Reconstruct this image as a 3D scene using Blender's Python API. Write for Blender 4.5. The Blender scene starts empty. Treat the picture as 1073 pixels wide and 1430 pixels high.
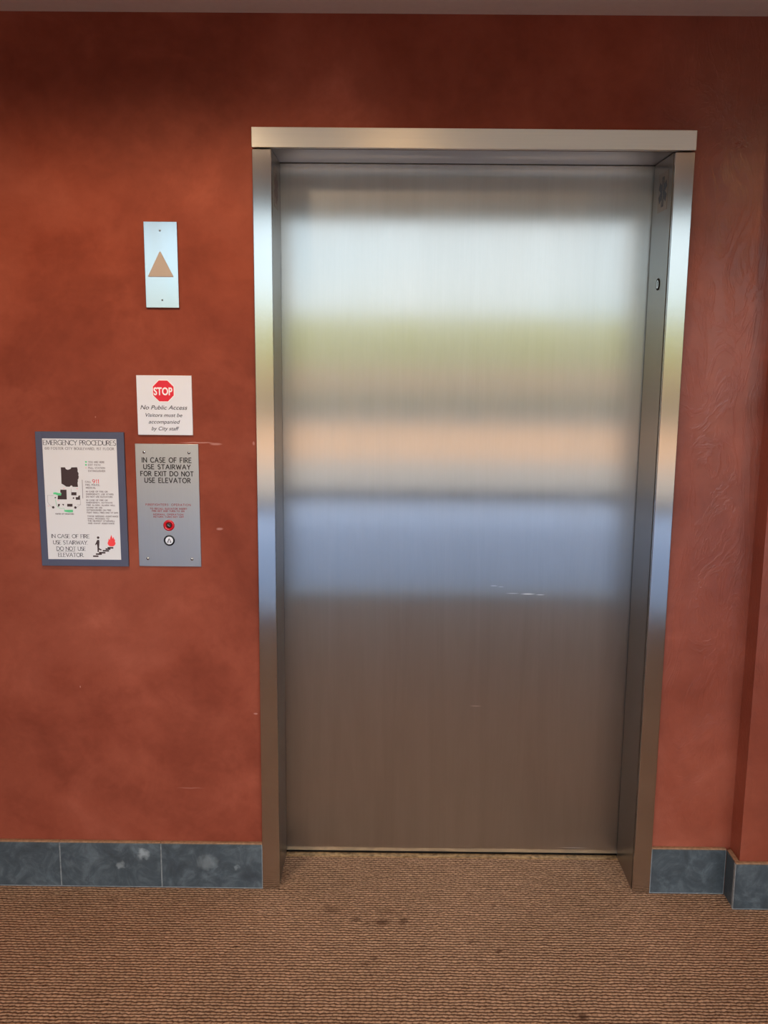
import bpy, bmesh, math, random
from mathutils import Vector, Matrix
random.seed(7)
sc = bpy.context.scene
C = sc.collection
PI = math.pi

# ------------------------------------------------------------ helpers
def s2l(c):
    return tuple(((v/255.0+0.055)/1.055)**2.4 if v/255.0 > 0.04045 else v/255.0/12.92 for v in c)+(1.0,)

def props(o, label=None, cat=None, group=None, kind=None):
    if label: o['label'] = label
    if cat: o['category'] = cat
    if group: o['group'] = group
    if kind: o['kind'] = kind
    return o

def empty(name, loc, label=None, cat=None, group=None, kind=None):
    o = bpy.data.objects.new(name, None); C.objects.link(o)
    o.location = loc; o.empty_display_size = 0.05
    return props(o, label, cat, group, kind)

def obj(name, bm, mat, parent=None, smooth=False):
    """link a bmesh (in world coordinates) as one mesh object, parented keeping its world place"""
    me = bpy.data.meshes.new(name)
    if smooth:
        for f in bm.faces: f.smooth = True
    bm.to_mesh(me); bm.free()
    me.materials.append(mat)
    o = bpy.data.objects.new(name, me); C.objects.link(o)
    if parent is not None:
        o.parent = parent
        base = Vector((0, 0, 0)); p = parent
        while p is not None:
            base += p.location; p = p.parent
        o.location = -base
    return o

def box(bm, x0, x1, y0, y1, z0, z1, bev=0.0, seg=2):
    t = bmesh.new()
    bmesh.ops.create_cube(t, size=1.0)
    for v in t.verts:
        v.co = Vector((x0+(v.co.x+.5)*(x1-x0), y0+(v.co.y+.5)*(y1-y0), z0+(v.co.z+.5)*(z1-z0)))
    if bev > 0:
        bmesh.ops.bevel(t, geom=t.edges[:], offset=bev, segments=seg, affect='EDGES', profile=.5)
    merge(bm, t)

def merge(bm, t):
    m = {}
    for v in t.verts: m[v] = bm.verts.new(v.co)
    for f in t.faces:
        try:
            nf = bm.faces.new([m[v] for v in f.verts]); nf.smooth = f.smooth
        except ValueError: pass
    t.free()

def poly(bm, pts, y0, y1):
    """pts = [(x,z)...] outline, extruded from y0 (front) to y1 (back)"""
    a = sum(pts[i][0]*pts[(i+1) % len(pts)][1]-pts[(i+1) % len(pts)][0]*pts[i][1] for i in range(len(pts)))
    if a < 0: pts = pts[::-1]
    f = [bm.verts.new((x, y0, z)) for x, z in pts]
    b = [bm.verts.new((x, y1, z)) for x, z in pts]
    bm.faces.new(f); bm.faces.new(b[::-1])
    n = len(pts)
    for i in range(n):
        j = (i+1) % n
        bm.faces.new([f[j], f[i], b[i], b[j]])

def circ(cx, cz, r, n=24, a0=0.0):
    return [(cx+r*math.cos(a0+2*PI*i/n), cz+r*math.sin(a0+2*PI*i/n)) for i in range(n)]

def lathe_y(bm, cx, cz, prof, n=40):
    """revolve [(r, y)...] about the axis through (cx, cz) along y"""
    rings = []
    for r, y in prof:
        if r < 1e-6: rings.append([bm.verts.new((cx, y, cz))])
        else: rings.append([bm.verts.new((cx+r*math.cos(2*PI*i/n), y, cz+r*math.sin(2*PI*i/n))) for i in range(n)])
    for A, B in zip(rings, rings[1:]):
        for i in range(n):
            j = (i+1) % n
            if len(A) == 1 and len(B) > 1: bm.faces.new([A[0], B[i], B[j]])
            elif len(B) == 1 and len(A) > 1: bm.faces.new([A[i], B[0], A[j]])
            elif len(A) > 1: bm.faces.new([A[i], B[i], B[j], A[j]])
    bmesh.ops.recalc_face_normals(bm, faces=bm.faces[:])

def ring(bm, cx, cz, r0, r1, y0, y1, n=40):
    lathe_y(bm, cx, cz, [(r0, y1), (r0, y0), (r1, y0), (r1, y1)], n)

def stroke(bm, pts, w, y0, y1, caps=False):
    """thick polyline in the x-z plane, each segment a small bar"""
    for (ax, az), (bx_, bz) in zip(pts, pts[1:]):
        dx, dz = bx_-ax, bz-az; L = math.hypot(dx, dz)
        if L < 1e-9: continue
        nx, nz = -dz/L*w/2, dx/L*w/2
        ex, ez = dx/L*w*.35, dz/L*w*.35
        poly(bm, [(ax-ex+nx, az-ez+nz), (ax-ex-nx, az-ez-nz), (bx_+ex-nx, bz+ez-nz), (bx_+ex+nx, bz+ez+nz)], y0, y1)

# stroke capitals: name -> (advance width, strokes); y up 0..1.
def arc(cx, cy, rx, ry, a0, a1, n=9):
    return [(cx+rx*math.cos(math.radians(a0+(a1-a0)*i/(n-1))), cy+ry*math.sin(math.radians(a0+(a1-a0)*i/(n-1)))) for i in range(n)]
G = {
 'A': (.72, [[(0, 0), (.36, 1), (.72, 0)], [(.12, .34), (.60, .34)]]),
 'B': (.52, [[(0, 0), (0, 1)], [(0, 1)]+arc(.22, .76, .24, .24, 90, -90)+[(0, .52)], [(0, .52)]+arc(.24, .26, .28, .26, 90, -90)+[(0, 0)]]),
 'C': (.68, [arc(.42, .5, .42, .5, 48, 312, 15)]),
 'D': (.70, [[(0, 0), (0, 1)], [(0, 1)]+arc(.24, .5, .46, .5, 90, -90, 13)+[(0, 0)]]),
 'E': (.48, [[(0, 0), (0, 1)], [(0, 1), (.46, 1)], [(0, .52), (.40, .52)], [(0, 0), (.48, 0)]]),
 'F': (.46, [[(0, 0), (0, 1)], [(0, 1), (.46, 1)], [(0, .52), (.38, .52)]]),
 'G': (.74, [arc(.42, .5, .42, .5, 48, 330, 15), [(.78, .25), (.78, .44), (.52, .44)]]),
 'H': (.62, [[(0, 0), (0, 1)], [(.62, 0), (.62, 1)], [(0, .52), (.62, .52)]]),
 'I': (.06, [[(.03, 0), (.03, 1)]]),
 'J': (.32, [[(.32, 1), (.32, .2)]+arc(.16, .2, .16, .2, 0, -150, 6)]),
 'K': (.60, [[(0, 0), (0, 1)], [(.56, 1), (0, .45)], [(.14, .58), (.60, 0)]]),
 'L': (.44, [[(0, 1), (0, 0)], [(0, 0), (.44, 0)]]),
 'M': (.82, [[(0, 0), (.08, 1), (.41, .12), (.74, 1), (.82, 0)]]),
 'N': (.66, [[(0, 0), (0, 1)], [(0, 1), (.66, 0)], [(.66, 0), (.66, 1)]]),
 'O': (.82, [arc(.41, .5, .41, .5, 0, 360, 21)]),
 'P': (.48, [[(0, 0), (0, 1)], [(0, 1)]+arc(.22, .73, .26, .27, 90, -90)+[(0, .46)]]),
 'Q': (.82, [arc(.41, .5, .41, .5, 0, 360, 21), [(.5, .2), (.85, -.1)]]),
 'R': (.56, [[(0, 0), (0, 1)], [(0, 1)]+arc(.22, .74, .26, .26, 90, -90)+[(0, .48)], [(.2, .48), (.56, 0)]]),
 'S': (.46, [arc(.23, .75, .22, .25, 50, 230, 9)+arc(.23, .25, .24, .26, 70, -140, 10)]),
 'T': (.60, [[(.30, 0), (.30, 1)], [(0, 1), (.60, 1)]]),
 'U': (.62, [[(0, 1), (0, .31)]+arc(.31, .31, .31, .31, 180, 360, 9)+[(.62, 1)]]),
 'V': (.68, [[(0, 1), (.34, 0), (.68, 1)]]),
 'W': (.98, [[(0, 1), (.25, 0), (.49, .9), (.73, 0), (.98, 1)]]),
 'X': (.62, [[(0, 0), (.62, 1)], [(0, 1), (.62, 0)]]),
 'Y': (.62, [[(0, 1), (.31, .48), (.62, 1)], [(.31, .48), (.31, 0)]]),
 'Z': (.56, [[(0, 1), (.56, 1), (0, 0), (.56, 0)]]),
 '0': (.5, [arc(.25, .5, .25, .5, 0, 360, 15)]),
 '1': (.16, [[(0, .8), (.12, 1), (.12, 0)]]),
 '6': (.5, [arc(.25, .3, .25, .3, 0, 360, 13), arc(.4, .4, .4, .6, 100, 175, 6)]),
 '9': (.5, [arc(.25, .7, .25, .3, 0, 360, 13), arc(.1, .6, .4, .6, -80, -5, 6)]),
 '.': (.06, [[(.0, 0), (.05, .05)]]), ',': (.08, [[(.06, .08), (0, -.14)]]),
 "'": (.05, [[(.03, 1), (.03, .8)]]), '"': (.15, [[(.03, 1), (.03, .8)], [(.13, 1), (.13, .8)]]),
 ' ': (.32, []),
}
def caps_line(bm, text, x0, x1, z0, h, w, y0, y1, serif=False, gap=.20):
    adv = [G[ch][0] for ch in text]
    total = sum(adv)+gap*(len(text)-1)
    sx = (x1-x0)/total
    x = x0
    for ch, a in zip(text, adv):
        for st in G[ch][1]:
            P = [(x+px*sx, z0+pz*h) for px, pz in st]
            thin = serif and len(st) == 2 and (abs(st[0][1]-st[1][1]) < .1)
            stroke(bm, P, w*(.65 if thin else 1), y0, y1)
            if serif and len(st) >= 2:
                for e, q in ((st[0], P[0]), (st[-1], P[-1])):
                    if e[1] in (0, 1) and not thin and ch not in 'OCGSQ':
                        stroke(bm, [(q[0]-h*.09, q[1]), (q[0]+h*.09, q[1])], w*.55, y0, y1)
        x += (a+gap)*sx

def font_text(name, text, x0, x1, z0, h, y, mat, parent, shear=0.0, bold=0.0, depth=.0003):
    """built-in font, scaled to sit between x0 and x1 with cap height h, standing on z0"""
    cu = bpy.data.curves.new(name, 'FONT'); cu.body = text; cu.size = 1.0
    cu.shear = shear; cu.offset = bold; cu.extrude = .01; cu.resolution_u = 4
    t = bpy.data.objects.new('tmp', cu); C.objects.link(t)
    bpy.context.view_layer.update()
    me = bpy.data.meshes.new_from_object(t.evaluated_get(bpy.context.evaluated_depsgraph_get()))
    bpy.data.objects.remove(t); bpy.data.curves.remove(cu)
    xs = [v.co.x for v in me.vertices]
    capx = .73
    sx = (x1-x0)/(max(xs)-min(xs)); mx = min(xs); sz = h/capx
    for v in me.vertices:
        x_, y_, z_ = v.co
        v.co = (x0+(x_-mx)*sx, y-z_/.01*depth, z0+y_*sz)
    me.materials.clear(); me.materials.append(mat); me.name = name
    o = bpy.data.objects.new(name, me); C.objects.link(o)
    o.parent = parent
    base = Vector((0, 0, 0)); p = parent
    while p is not None: base += p.location; p = p.parent
    o.location = -base
    return o

# ------------------------------------------------------------ materials
class N:
    def __init__(s, name):
        s.m = bpy.data.materials.new(name); s.m.use_nodes = True
        s.t = s.m.node_tree; s.b = s.t.nodes['Principled BSDF']
    def n(s, ty, **kw):
        nd = s.t.nodes.new(ty)
        for k, v in kw.items():
            if k.startswith('i_'): nd.inputs[k[2:].replace('_', ' ')].default_value = v
            else: setattr(nd, k, v)
        return nd
    def l(s, a, b): s.t.links.new(a, b)
    def set(s, **kw):
        for k, v in kw.items(): s.b.inputs[k.replace('_', ' ')].default_value = v
        return s
    def obj(s): return s.n('ShaderNodeTexCoord').outputs['Object']
    def map(s, vec, scale=(1, 1, 1), loc=(0, 0, 0), rot=(0, 0, 0)):
        m = s.n('ShaderNodeMapping'); m.inputs['Scale'].default_value = scale
        m.inputs['Location'].default_value = loc; m.inputs['Rotation'].default_value = rot
        s.l(vec, m.inputs['Vector']); return m.outputs[0]
    def noise(s, vec, scale, detail=4, rough=.55, dist=0.0):
        n = s.n('ShaderNodeTexNoise'); n.inputs['Scale'].default_value = scale
        n.inputs['Detail'].default_value = detail; n.inputs['Roughness'].default_value = rough
        n.inputs['Distortion'].default_value = dist
        s.l(vec, n.inputs['Vector']); return n.outputs[0]
    def ramp(s, fac, stops, interp='LINEAR'):
        r = s.n('ShaderNodeValToRGB'); r.color_ramp.interpolation = interp
        els = r.color_ramp.elements
        while len(els) < len(stops): els.new(.5)
        for e, (p, c) in zip(els, stops):
            e.position = p; e.color = c if len(c) == 4 else tuple(c)+(1,)
        s.l(fac, r.inputs[0]); return r.outputs[0]
    def mix(s, fac, a, b, mode='MIX'):
        m = s.n('ShaderNodeMix', data_type='RGBA', blend_type=mode)
        for sock, v in ((m.inputs[0], fac), (m.inputs[6], a), (m.inputs[7], b)):
            if hasattr(v, 'is_output'): s.l(v, sock)
            else: sock.default_value = v
        return m.outputs[2]
    def math(s, op, a, b=0.0, c=None, clamp=False):
        m = s.n('ShaderNodeMath', operation=op); m.use_clamp = clamp
        for i, v in enumerate((a, b, c)):
            if v is None: continue
            if hasattr(v, 'is_output'): s.l(v, m.inputs[i])
            else: m.inputs[i].default_value = v
        return m.outputs[0]
    def bump(s, h, strength=.3, dist=.002, prev=None):
        b = s.n('ShaderNodeBump'); b.inputs['Strength'].default_value = strength
        b.inputs['Distance'].default_value = dist
        s.l(h, b.inputs['Height'])
        if prev is not None: s.l(prev, b.inputs['Normal'])
        return b.outputs[0]
    def spots(s, vec, lst, soft=.5, axes='xz'):
        """mask of worn or stained patches with shapes of their own: (cx, cz, rx, rz, strength)"""
        sep = s.n('ShaderNodeSeparateXYZ'); s.l(vec, sep.inputs[0])
        A, B = sep.outputs[0], sep.outputs[2 if axes == 'xz' else 1]
        acc = None
        for cx, cz, rx, rz, k in lst:
            a = s.math('MULTIPLY', s.math('SUBTRACT', A, cx), 1/rx)
            b = s.math('MULTIPLY', s.math('SUBTRACT', B, cz), 1/rz)
            d = s.math('SQRT', s.math('ADD', s.math('MULTIPLY', a, a), s.math('MULTIPLY', b, b)))
            v = s.math('MULTIPLY', s.math('DIVIDE', s.math('SUBTRACT', 1.0, d), soft, clamp=True), k)
            acc = v if acc is None else s.math('MAXIMUM', acc, v)
        return acc

def plain(name, col, rough=.5, metal=0.0, spec=.5):
    m = N(name); m.set(Base_Color=s2l(col), Roughness=rough, Metallic=metal)
    m.b.inputs['Specular IOR Level'].default_value = spec
    v = m.obj(); n = m.noise(v, 60, 3)
    m.l(m.math('ADD', m.math('MULTIPLY', n, .08), rough-.04), m.b.inputs['Roughness'])
    return m.m

def steel(name, vertical=True, rough=.33, aniso=.85, col=(.56, .545, .53), streaks=1.0, scratches=None, haze=0.0):
    m = N(name); m.set(Metallic=1.0)
    v = m.obj()
    sc_g = (900, 900, 5) if vertical else (5, 900, 900)
    grain = m.noise(m.map(v, sc_g), 1.0, 3, .6)
    st = m.noise(m.map(v, (16, 16, .9) if vertical else (.9, 16, 16)), 1.0, 5, .6, .3)
    st2 = m.noise(m.map(v, (60, 60, 1.6) if vertical else (1.6, 60, 60)), 1.0, 4, .6)
    cl = m.noise(m.map(v, (2.0, 2.0, 1.4)), 1.0, 4, .6, .6)
    w = m.math('ADD', m.math('MULTIPLY', m.math('SUBTRACT', st, .5), .10*streaks), m.math('MULTIPLY', m.math('SUBTRACT', grain, .5), .10))
    w = m.math('ADD', w, m.math('MULTIPLY', m.math('SUBTRACT', st2, .5), .04*streaks))
    w = m.math('ADD', w, m.math('MULTIPLY', m.math('SUBTRACT', cl, .5), .08*streaks))
    f = m.math('ADD', w, 1.0)
    cc = m.n('ShaderNodeVectorMath', operation='SCALE'); cc.inputs[0].default_value = col
    m.l(f, cc.inputs['Scale'])
    base = cc.outputs[0]
    if scratches:
        sp = m.spots(v, scratches, .6)
        base = m.mix(sp, base, (.95, .95, .95, 1))
        m.l(m.math('SUBTRACT', 1.0, sp), m.b.inputs['Metallic'])
    m.l(base, m.b.inputs['Base Color'])
    r = m.math('ADD', m.math('MULTIPLY', m.math('SUBTRACT', st, .5), .16*streaks), rough)
    r = m.math('ADD', r, m.math('MULTIPLY', m.math('SUBTRACT', cl, .5), .10*streaks))
    m.l(r, m.b.inputs['Roughness'])
    m.b.inputs['Anisotropic'].default_value = aniso
    if aniso > 0:
        tg = m.n('ShaderNodeTangent', direction_type='RADIAL', axis='Z')
        m.l(tg.outputs[0], m.b.inputs['Tangent'])
        m.b.inputs['Anisotropic Rotation'].default_value = 0.0 if vertical else 0.25
    m.l(m.bump(grain, .05, .0005), m.b.inputs['Normal'])
    if haze:
        # wiped-on film of finger grease and cleaner: a wider, duller reflection in drips and patches
        h = m.n('ShaderNodeBsdfPrincipled'); h.inputs['Metallic'].default_value = 1.0
        m.l(base, h.inputs['Base Color']); h.inputs['Roughness'].default_value = .46
        h.inputs['Anisotropic'].default_value = .8; m.l(tg.outputs[0], h.inputs['Tangent'])
        ms = m.n('ShaderNodeMixShader')
        drip = m.noise(m.map(v, (11, 11, .9), (.7, 0, 0)), 1.0, 5, .62, .5)
        m.l(m.math('ADD', m.math('MULTIPLY', m.math('SUBTRACT', drip, .5), .16), haze, clamp=True), ms.inputs[0])
        m.l(m.b.outputs[0], ms.inputs[1]); m.l(h.outputs[0], ms.inputs[2])
        m.l(ms.outputs[0], m.t.nodes['Material Output'].inputs[0])
    return m.m

# red polished plaster, trowelled
def mat_plaster():
    m = N('red_trowelled_plaster')
    v = m.obj()
    big = m.noise(v, 1.7, 5, .55, .8)
    mid = m.noise(m.map(v, (1, 1, 1.2), (3.1, 0, 1.7)), 3.6, 6, .6, .5)
    fine = m.noise(v, 26, 5, .6, .4)
    c = m.ramp(big, [(.30, (.215, .044, .023, 1)), (.52, (.285, .062, .033, 1)), (.72, (.360, .092, .054, 1))])
    c2 = m.ramp(mid, [(.34, (.84, .78, .76, 1)), (.55, (1, 1, 1, 1)), (.74, (1.30, 1.42, 1.50, 1))])
    c = m.mix(1.0, c, c2, 'MULTIPLY')
    c3 = m.ramp(fine, [(.35, (.95, .94, .93, 1)), (.65, (1.05, 1.06, 1.07, 1))])
    c = m.mix(1.0, c, c3, 'MULTIPLY')
    # chips and scuffs
    warp = m.n('ShaderNodeVectorMath', operation='ADD'); m.l(v, warp.inputs[0])
    wn = m.n('ShaderNodeTexNoise'); wn.inputs['Scale'].default_value = 40; m.l(v, wn.inputs['Vector'])
    sc_ = m.n('ShaderNodeVectorMath', operation='SCALE'); m.l(wn.outputs[1], sc_.inputs[0]); sc_.inputs['Scale'].default_value = .004
    m.l(sc_.outputs[0], warp.inputs[1])
    S = [(-.216, 1.3505, .058, .0016, .75), (-.166, 1.3475, .020, .004, .55), (-.060, 1.350, .004, .007, .6),
         (-.160, 1.106, .011, .005, .55), (-.066, .553, .007, .003, .6), (-.265, .317, .045, .0014, .35),
         (-.580, .63, .002, .004, .6), (-.50, 1.42, .002, .003, .5)]
    S = [(a+.002, b+.002, c_, d, e) for a, b, c_, d, e in S]
    sp = m.spots(warp.outputs[0], S, .5)
    c = m.mix(sp, c, s2l((205, 150, 140)))
    m.l(c, m.b.inputs['Base Color'])
    sx = m.n('ShaderNodeSeparateXYZ'); m.l(v, sx.inputs[0])
    pol = m.math('MULTIPLY', m.math('SUBTRACT', sx.outputs[0], .95), 4.0, clamp=True)
    # trowel marks: sparse ridges, mostly to the right of the lift
    tr = m.noise(m.map(v, (11, 11, 4.5), (.3, 0, .4), (0, .25, 0)), 1.0, 7, .62, 2.2)
    rid = m.ramp(tr, [(.44, (0, 0, 0, 1)), (.50, (1, 1, 1, 1)), (.56, (0, 0, 0, 1))])
    n1 = m.bump(mid, .12, .004)
    n2 = m.bump(m.math('MULTIPLY', rid, m.math('ADD', m.math('MULTIPLY', pol, .85), .12)), .24, .0018, n1)
    n3 = m.bump(fine, .15, .0012, n2)
    m.l(n3, m.b.inputs['Normal'])
    # the panel right of the lift was burnished harder than the rest
    r = m.math('ADD', m.math('MULTIPLY', mid, .25), m.math('SUBTRACT', .42, m.math('MULTIPLY', pol, .22)))
    m.l(r, m.b.inputs['Roughness'])
    m.l(m.math('ADD', m.math('MULTIPLY', pol, .36), 1.22), m.b.inputs['IOR'])
    return m.m

def mat_carpet():
    m = N('brown_loop_carpet')
    v = m.obj()
    sep = m.n('ShaderNodeSeparateXYZ'); m.l(v, sep.inputs[0])
    wob = m.noise(m.map(v, (22, 22, 22)), 1.0, 3)
    wob2 = m.noise(m.map(v, (90, 60, 60)), 1.0, 2)
    PY, PX = .0112, .0150
    y = m.math('ADD', m.math('MULTIPLY', sep.outputs[1], 1/PY), m.math('ADD', m.math('MULTIPLY', m.math('SUBTRACT', wob, .5), .9), m.math('MULTIPLY', m.math('SUBTRACT', wob2, .5), .8)))
    row = m.math('FLOOR', y)
    fy = m.math('SUBTRACT', y, row)
    off = m.math('MULTIPLY', m.math('FRACT', m.math('MULTIPLY', m.math('SINE', m.math('MULTIPLY', row, 12.9898)), 437.58)), .35)
    off = m.math('ADD', off, m.math('MULTIPLY', m.math('MODULO', row, 2.0), .5))
    x = m.math('ADD', m.math('ADD', m.math('MULTIPLY', sep.outputs[0], 1/PX), off), m.math('MULTIPLY', wob, .8))
    fx = m.math('FRACT', x)
    hy = m.math('SINE', m.math('MULTIPLY', fy, PI))
    hx = m.math('POWER', m.math('SINE', m.math('MULTIPLY', fx, PI)), .35)
    h = m.math('MULTIPLY', m.math('POWER', hy, .8), m.math('ADD', m.math('MULTIPLY', hx, .5), .5))
    fib = m.noise(m.map(v, (500, 900, 900)), 1.0, 3, .7)
    h2 = m.math('ADD', m.math('MULTIPLY', h, .8), m.math('MULTIPLY', fib, .2))
    c = m.ramp(h2, [(.10, s2l((44, 28, 21))), (.42, s2l((110, 82, 65))), (.85, s2l((190, 154, 128)))])
    big = m.noise(v, 2.6, 4, .5)
    c = m.mix(1.0, c, m.ramp(big, [(.3, (.90, .90, .88, 1)), (.7, (1.06, 1.05, 1.04, 1))]), 'MULTIPLY')
    # loop to loop colour differences
    cell = m.n('ShaderNodeTexWhiteNoise', noise_dimensions='2D')
    cmb = m.n('ShaderNodeCombineXYZ'); m.l(m.math('FLOOR', x), cmb.inputs[0]); m.l(row, cmb.inputs[1]); m.l(cmb.outputs[0], cell.inputs['Vector'])
    c = m.mix(1.0, c, m.ramp(cell.outputs[0], [(0, (.86, .85, .84, 1)), (1, (1.10, 1.10, 1.10, 1))]), 'MULTIPLY')
    # spilled drops
    warp = m.n('ShaderNodeVectorMath', operation='ADD'); m.l(v, warp.inputs[0])
    wn = m.n('ShaderNodeTexNoise'); wn.inputs['Scale'].default_value = 35; m.l(v, wn.inputs['Vector'])
    sc_ = m.n('ShaderNodeVectorMath', operation='SCALE'); m.l(wn.outputs[1], sc_.inputs[0]); sc_.inputs['Scale'].default_value = .02
    m.l(sc_.outputs[0], warp.inputs[1])
    sp = m.spots(warp.outputs[0], [(a+.01, b+.01, c1, d1, e) for a, b, c1, d1, e in STAINS], .7, 'xy')
    c = m.mix(sp, c, s2l((66, 40, 26)))
    m.l(c, m.b.inputs['Base Color'])
    m.set(Roughness=.95); m.b.inputs['Specular IOR Level'].default_value = .12
    m.l(m.bump(h2, .75, .004), m.b.inputs['Normal'])
    return m.m

# stains of the carpet, (x, y, rx, ry, strength) in metres on the floor
STAINS = STAINS_DATA = [
 (.236,-.148,.020,.018,.6),(.312,-.160,.034,.024,.65),(.372,-.155,.018,.022,.6),(.268,-.165,.012,.012,.5),
 (.165,-.100,.030,.022,.35),(.560,-.245,.010,.012,.45),(.632,-.285,.015,.014,.7),(.762,-.250,.012,.012,.35),
 (.810,-.540,.018,.020,.75),(.292,-.320,.012,.013,.55),(.268,-.345,.018,.013,.5),(.640,-.075,.012,.014,.4),
 (.578,-.015,.020,.02,.3),(.330,-.115,.05,.015,.3),(.800,-.540,.03,.03,.2),(.960,-.30,.014,.014,.3)]

def mat_slate():
    m = N('blue_grey_slate')
    v = m.obj()
    a = m.noise(v, 13, 8, .7, .9); b = m.noise(v, 45, 5, .6)
    c = m.ramp(a, [(.25, s2l((44, 48, 52))), (.5, s2l((68, 76, 82))), (.66, s2l((94, 102, 108))), (.8, s2l((112, 118, 122)))])
    c = m.mix(1.0, c, m.ramp(b, [(.3, (.88, .88, .88, 1)), (.7, (1.1, 1.1, 1.1, 1))]), 'MULTIPLY')
    warp = m.n('ShaderNodeVectorMath', operation='ADD'); m.l(v, warp.inputs[0])
    wn = m.n('ShaderNodeTexNoise'); wn.inputs['Scale'].default_value = 60; m.l(v, wn.inputs['Vector'])
    sc_ = m.n('ShaderNodeVectorMath', operation='SCALE'); m.l(wn.outputs[1], sc_.inputs[0]); sc_.inputs['Scale'].default_value = .03
    m.l(sc_.outputs[0], warp.inputs[1])
    sp = m.spots(warp.outputs[0], [(-.395, .126, .022, .018, .75), (-.465, .088, .016, .016, .45), (-.20, .10, .035, .03, .3), (-.115, .085, .012, .010, .35)], .6)
    c = m.mix(sp, c, s2l((160, 166, 168)))
    dk = m.spots(warp.outputs[0], [(-.075, .055, .045, .022, .8), (-.165, .04, .03, .018, .45), (-.62, .11, .04, .012, .5), (-.30, .09, .03, .03, .3)], .8)
    c = m.mix(dk, c, s2l((48, 54, 62)))
    m.l(c, m.b.inputs['Base Color'])
    m.l(m.math('ADD', m.math('MULTIPLY', a, .25), .38), m.b.inputs['Roughness'])
    m.l(m.bump(a, .3, .002, m.bump(b, .25, .0008)), m.b.inputs['Normal'])
    return m.m

def rough_mat(name, c0, c1, scale, rough=.9, bump=.3, bdist=.01, metal=0):
    m = N(name); v = m.obj()
    a = m.noise(v, scale, 6, .6, .3)
    m.l(m.ramp(a, [(.3, s2l(c0)), (.7, s2l(c1))]), m.b.inputs['Base Color'])
    m.set(Roughness=rough, Metallic=metal)
    m.l(m.bump(a, bump, bdist), m.b.inputs['Normal'])
    return m.m

M = {}
M['plaster'] = mat_plaster()
M['carpet'] = mat_carpet()
M['slate'] = mat_slate()
M['mortar'] = rough_mat('tan_mortar', (128, 92, 66), (166, 126, 96), 90, .9)
M['grout'] = rough_mat('pale_grout', (120, 122, 124), (160, 160, 160), 90, .9)
M['ceiling'] = rough_mat('ceiling_paint', (226, 214, 200), (232, 220, 206), 40, .9, .1, .002)
M['door'] = steel('brushed_steel_door', True, .165, .98, col=(.575, .575, .57), streaks=.4, haze=.36, scratches=[
    (.646, .896, .014, .0014, .5), (.668, .893, .010, .0012, .4), (.705, .8725, .024, .0016, .45), (.752, .871, .026, .0022, .8), (.790, .869, .016, .0018, .6),
    (.600, .505, .022, .0012, .45), (.925, .025, .06, .0016, .35)])
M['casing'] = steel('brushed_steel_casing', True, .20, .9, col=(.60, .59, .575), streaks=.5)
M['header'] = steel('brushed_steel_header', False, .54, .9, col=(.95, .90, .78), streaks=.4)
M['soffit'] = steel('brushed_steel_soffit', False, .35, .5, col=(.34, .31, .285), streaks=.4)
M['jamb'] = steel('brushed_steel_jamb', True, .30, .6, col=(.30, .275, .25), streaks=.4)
M['plate'] = steel('satin_steel_plate', True, .32, .5, col=(.54, .515, .49), streaks=.3)
M['lantern'] = steel('bright_satin_steel', True, .20, .5, col=(.54, .56, .57), streaks=.9)
M['sill'] = rough_mat('worn_sill_metal', (98, 72, 44), (190, 150, 104), 60, .5, .3, .002, 1)
M['black'] = plain('black_void', (12, 9, 8), .9)
M['screw'] = plain('screw_steel', (190, 188, 184), .25, 1.0)
M['slot'] = plain('screw_slot_black', (14, 12, 12), .8)
M['engrave'] = plain('dark_engraving_paint', (44, 34, 30), .7)
M['redprint'] = plain('red_print', (176, 62, 60), .6)
M['redring'] = plain('glossy_red_plastic', (196, 22, 34), .12)
M['white'] = plain('white_print_card', (230, 230, 238), .55)
M['paper'] = plain('off_white_paper', (226, 222, 224), .5)
M['octred'] = plain('stop_red', (226, 10, 38), .45)
M['whitep'] = plain('white_print', (250, 244, 244), .5)
M['ink'] = plain('black_ink', (46, 38, 52), .6)
M['greyink'] = plain('grey_ink', (134, 118, 120), .6)
M['brownink'] = plain('brown_ink', (62, 40, 40), .6)
M['greenink'] = plain('green_ink', (96, 206, 140), .6)
M['redink'] = plain('red_ink', (250, 66, 68), .6)
M['slateblue'] = plain('slate_blue_board', (78, 80, 102), .5)
M['blackgloss'] = plain('black_gloss_ring', (8, 8, 12), .2)
M['btn'] = plain('white_button', (232, 232, 240), .3)
M['lens'] = plain('beige_lens', (178, 162, 150), .45)
M['bluetape'] = plain('blue_symbol', (22, 22, 52), .4)
M['stick'] = plain('clear_sticker', (134, 120, 104), .35)
M['frame'] = plain('bronze_window_frame', (58, 50, 44), .45, .6)

# ------------------------------------------------------------ the setting
W, H = 1.067, 2.134            # clear lift opening
CW, HH = .051, .051            # casing widths
JD = .207                      # door depth behind the casing
WY = .015                      # wall surface behind the casing and tile faces
CEIL = 2.469
PX, PD = 1.341, .079           # pilaster edge and projection
XL, XR, YF = -2.7, 4.9, -2.92  # room extents; YF inner face of the window wall

# lift wall, with the opening cut out and an added black pocket behind it
bm = bmesh.new()
box(bm, XL-.2, -CW+.004, WY, .40, 0, CEIL)
box(bm, W+CW-.004, PX+WY, WY, .40, 0, CEIL)
box(bm, -CW+.004, W+CW-.004, WY, .40, H+HH-.004, CEIL)
box(bm, PX+WY, XR+.2, -PD+WY, .40, 0, CEIL, 0)
wall = props(obj('wall_back', bm, M['plaster']), 'red polished plaster wall around the elevator', 'wall', kind='structure')
bm = bmesh.new()
box(bm, -.2, W+.2, .39, .42, -.05, H+.2)
box(bm, -.05, W+.05, .30, .39, -.03, 0.0)
light_stop = obj('wall_light_stop', bm, M['black'], wall)  # black plates added to keep outside light from leaking in

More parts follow.
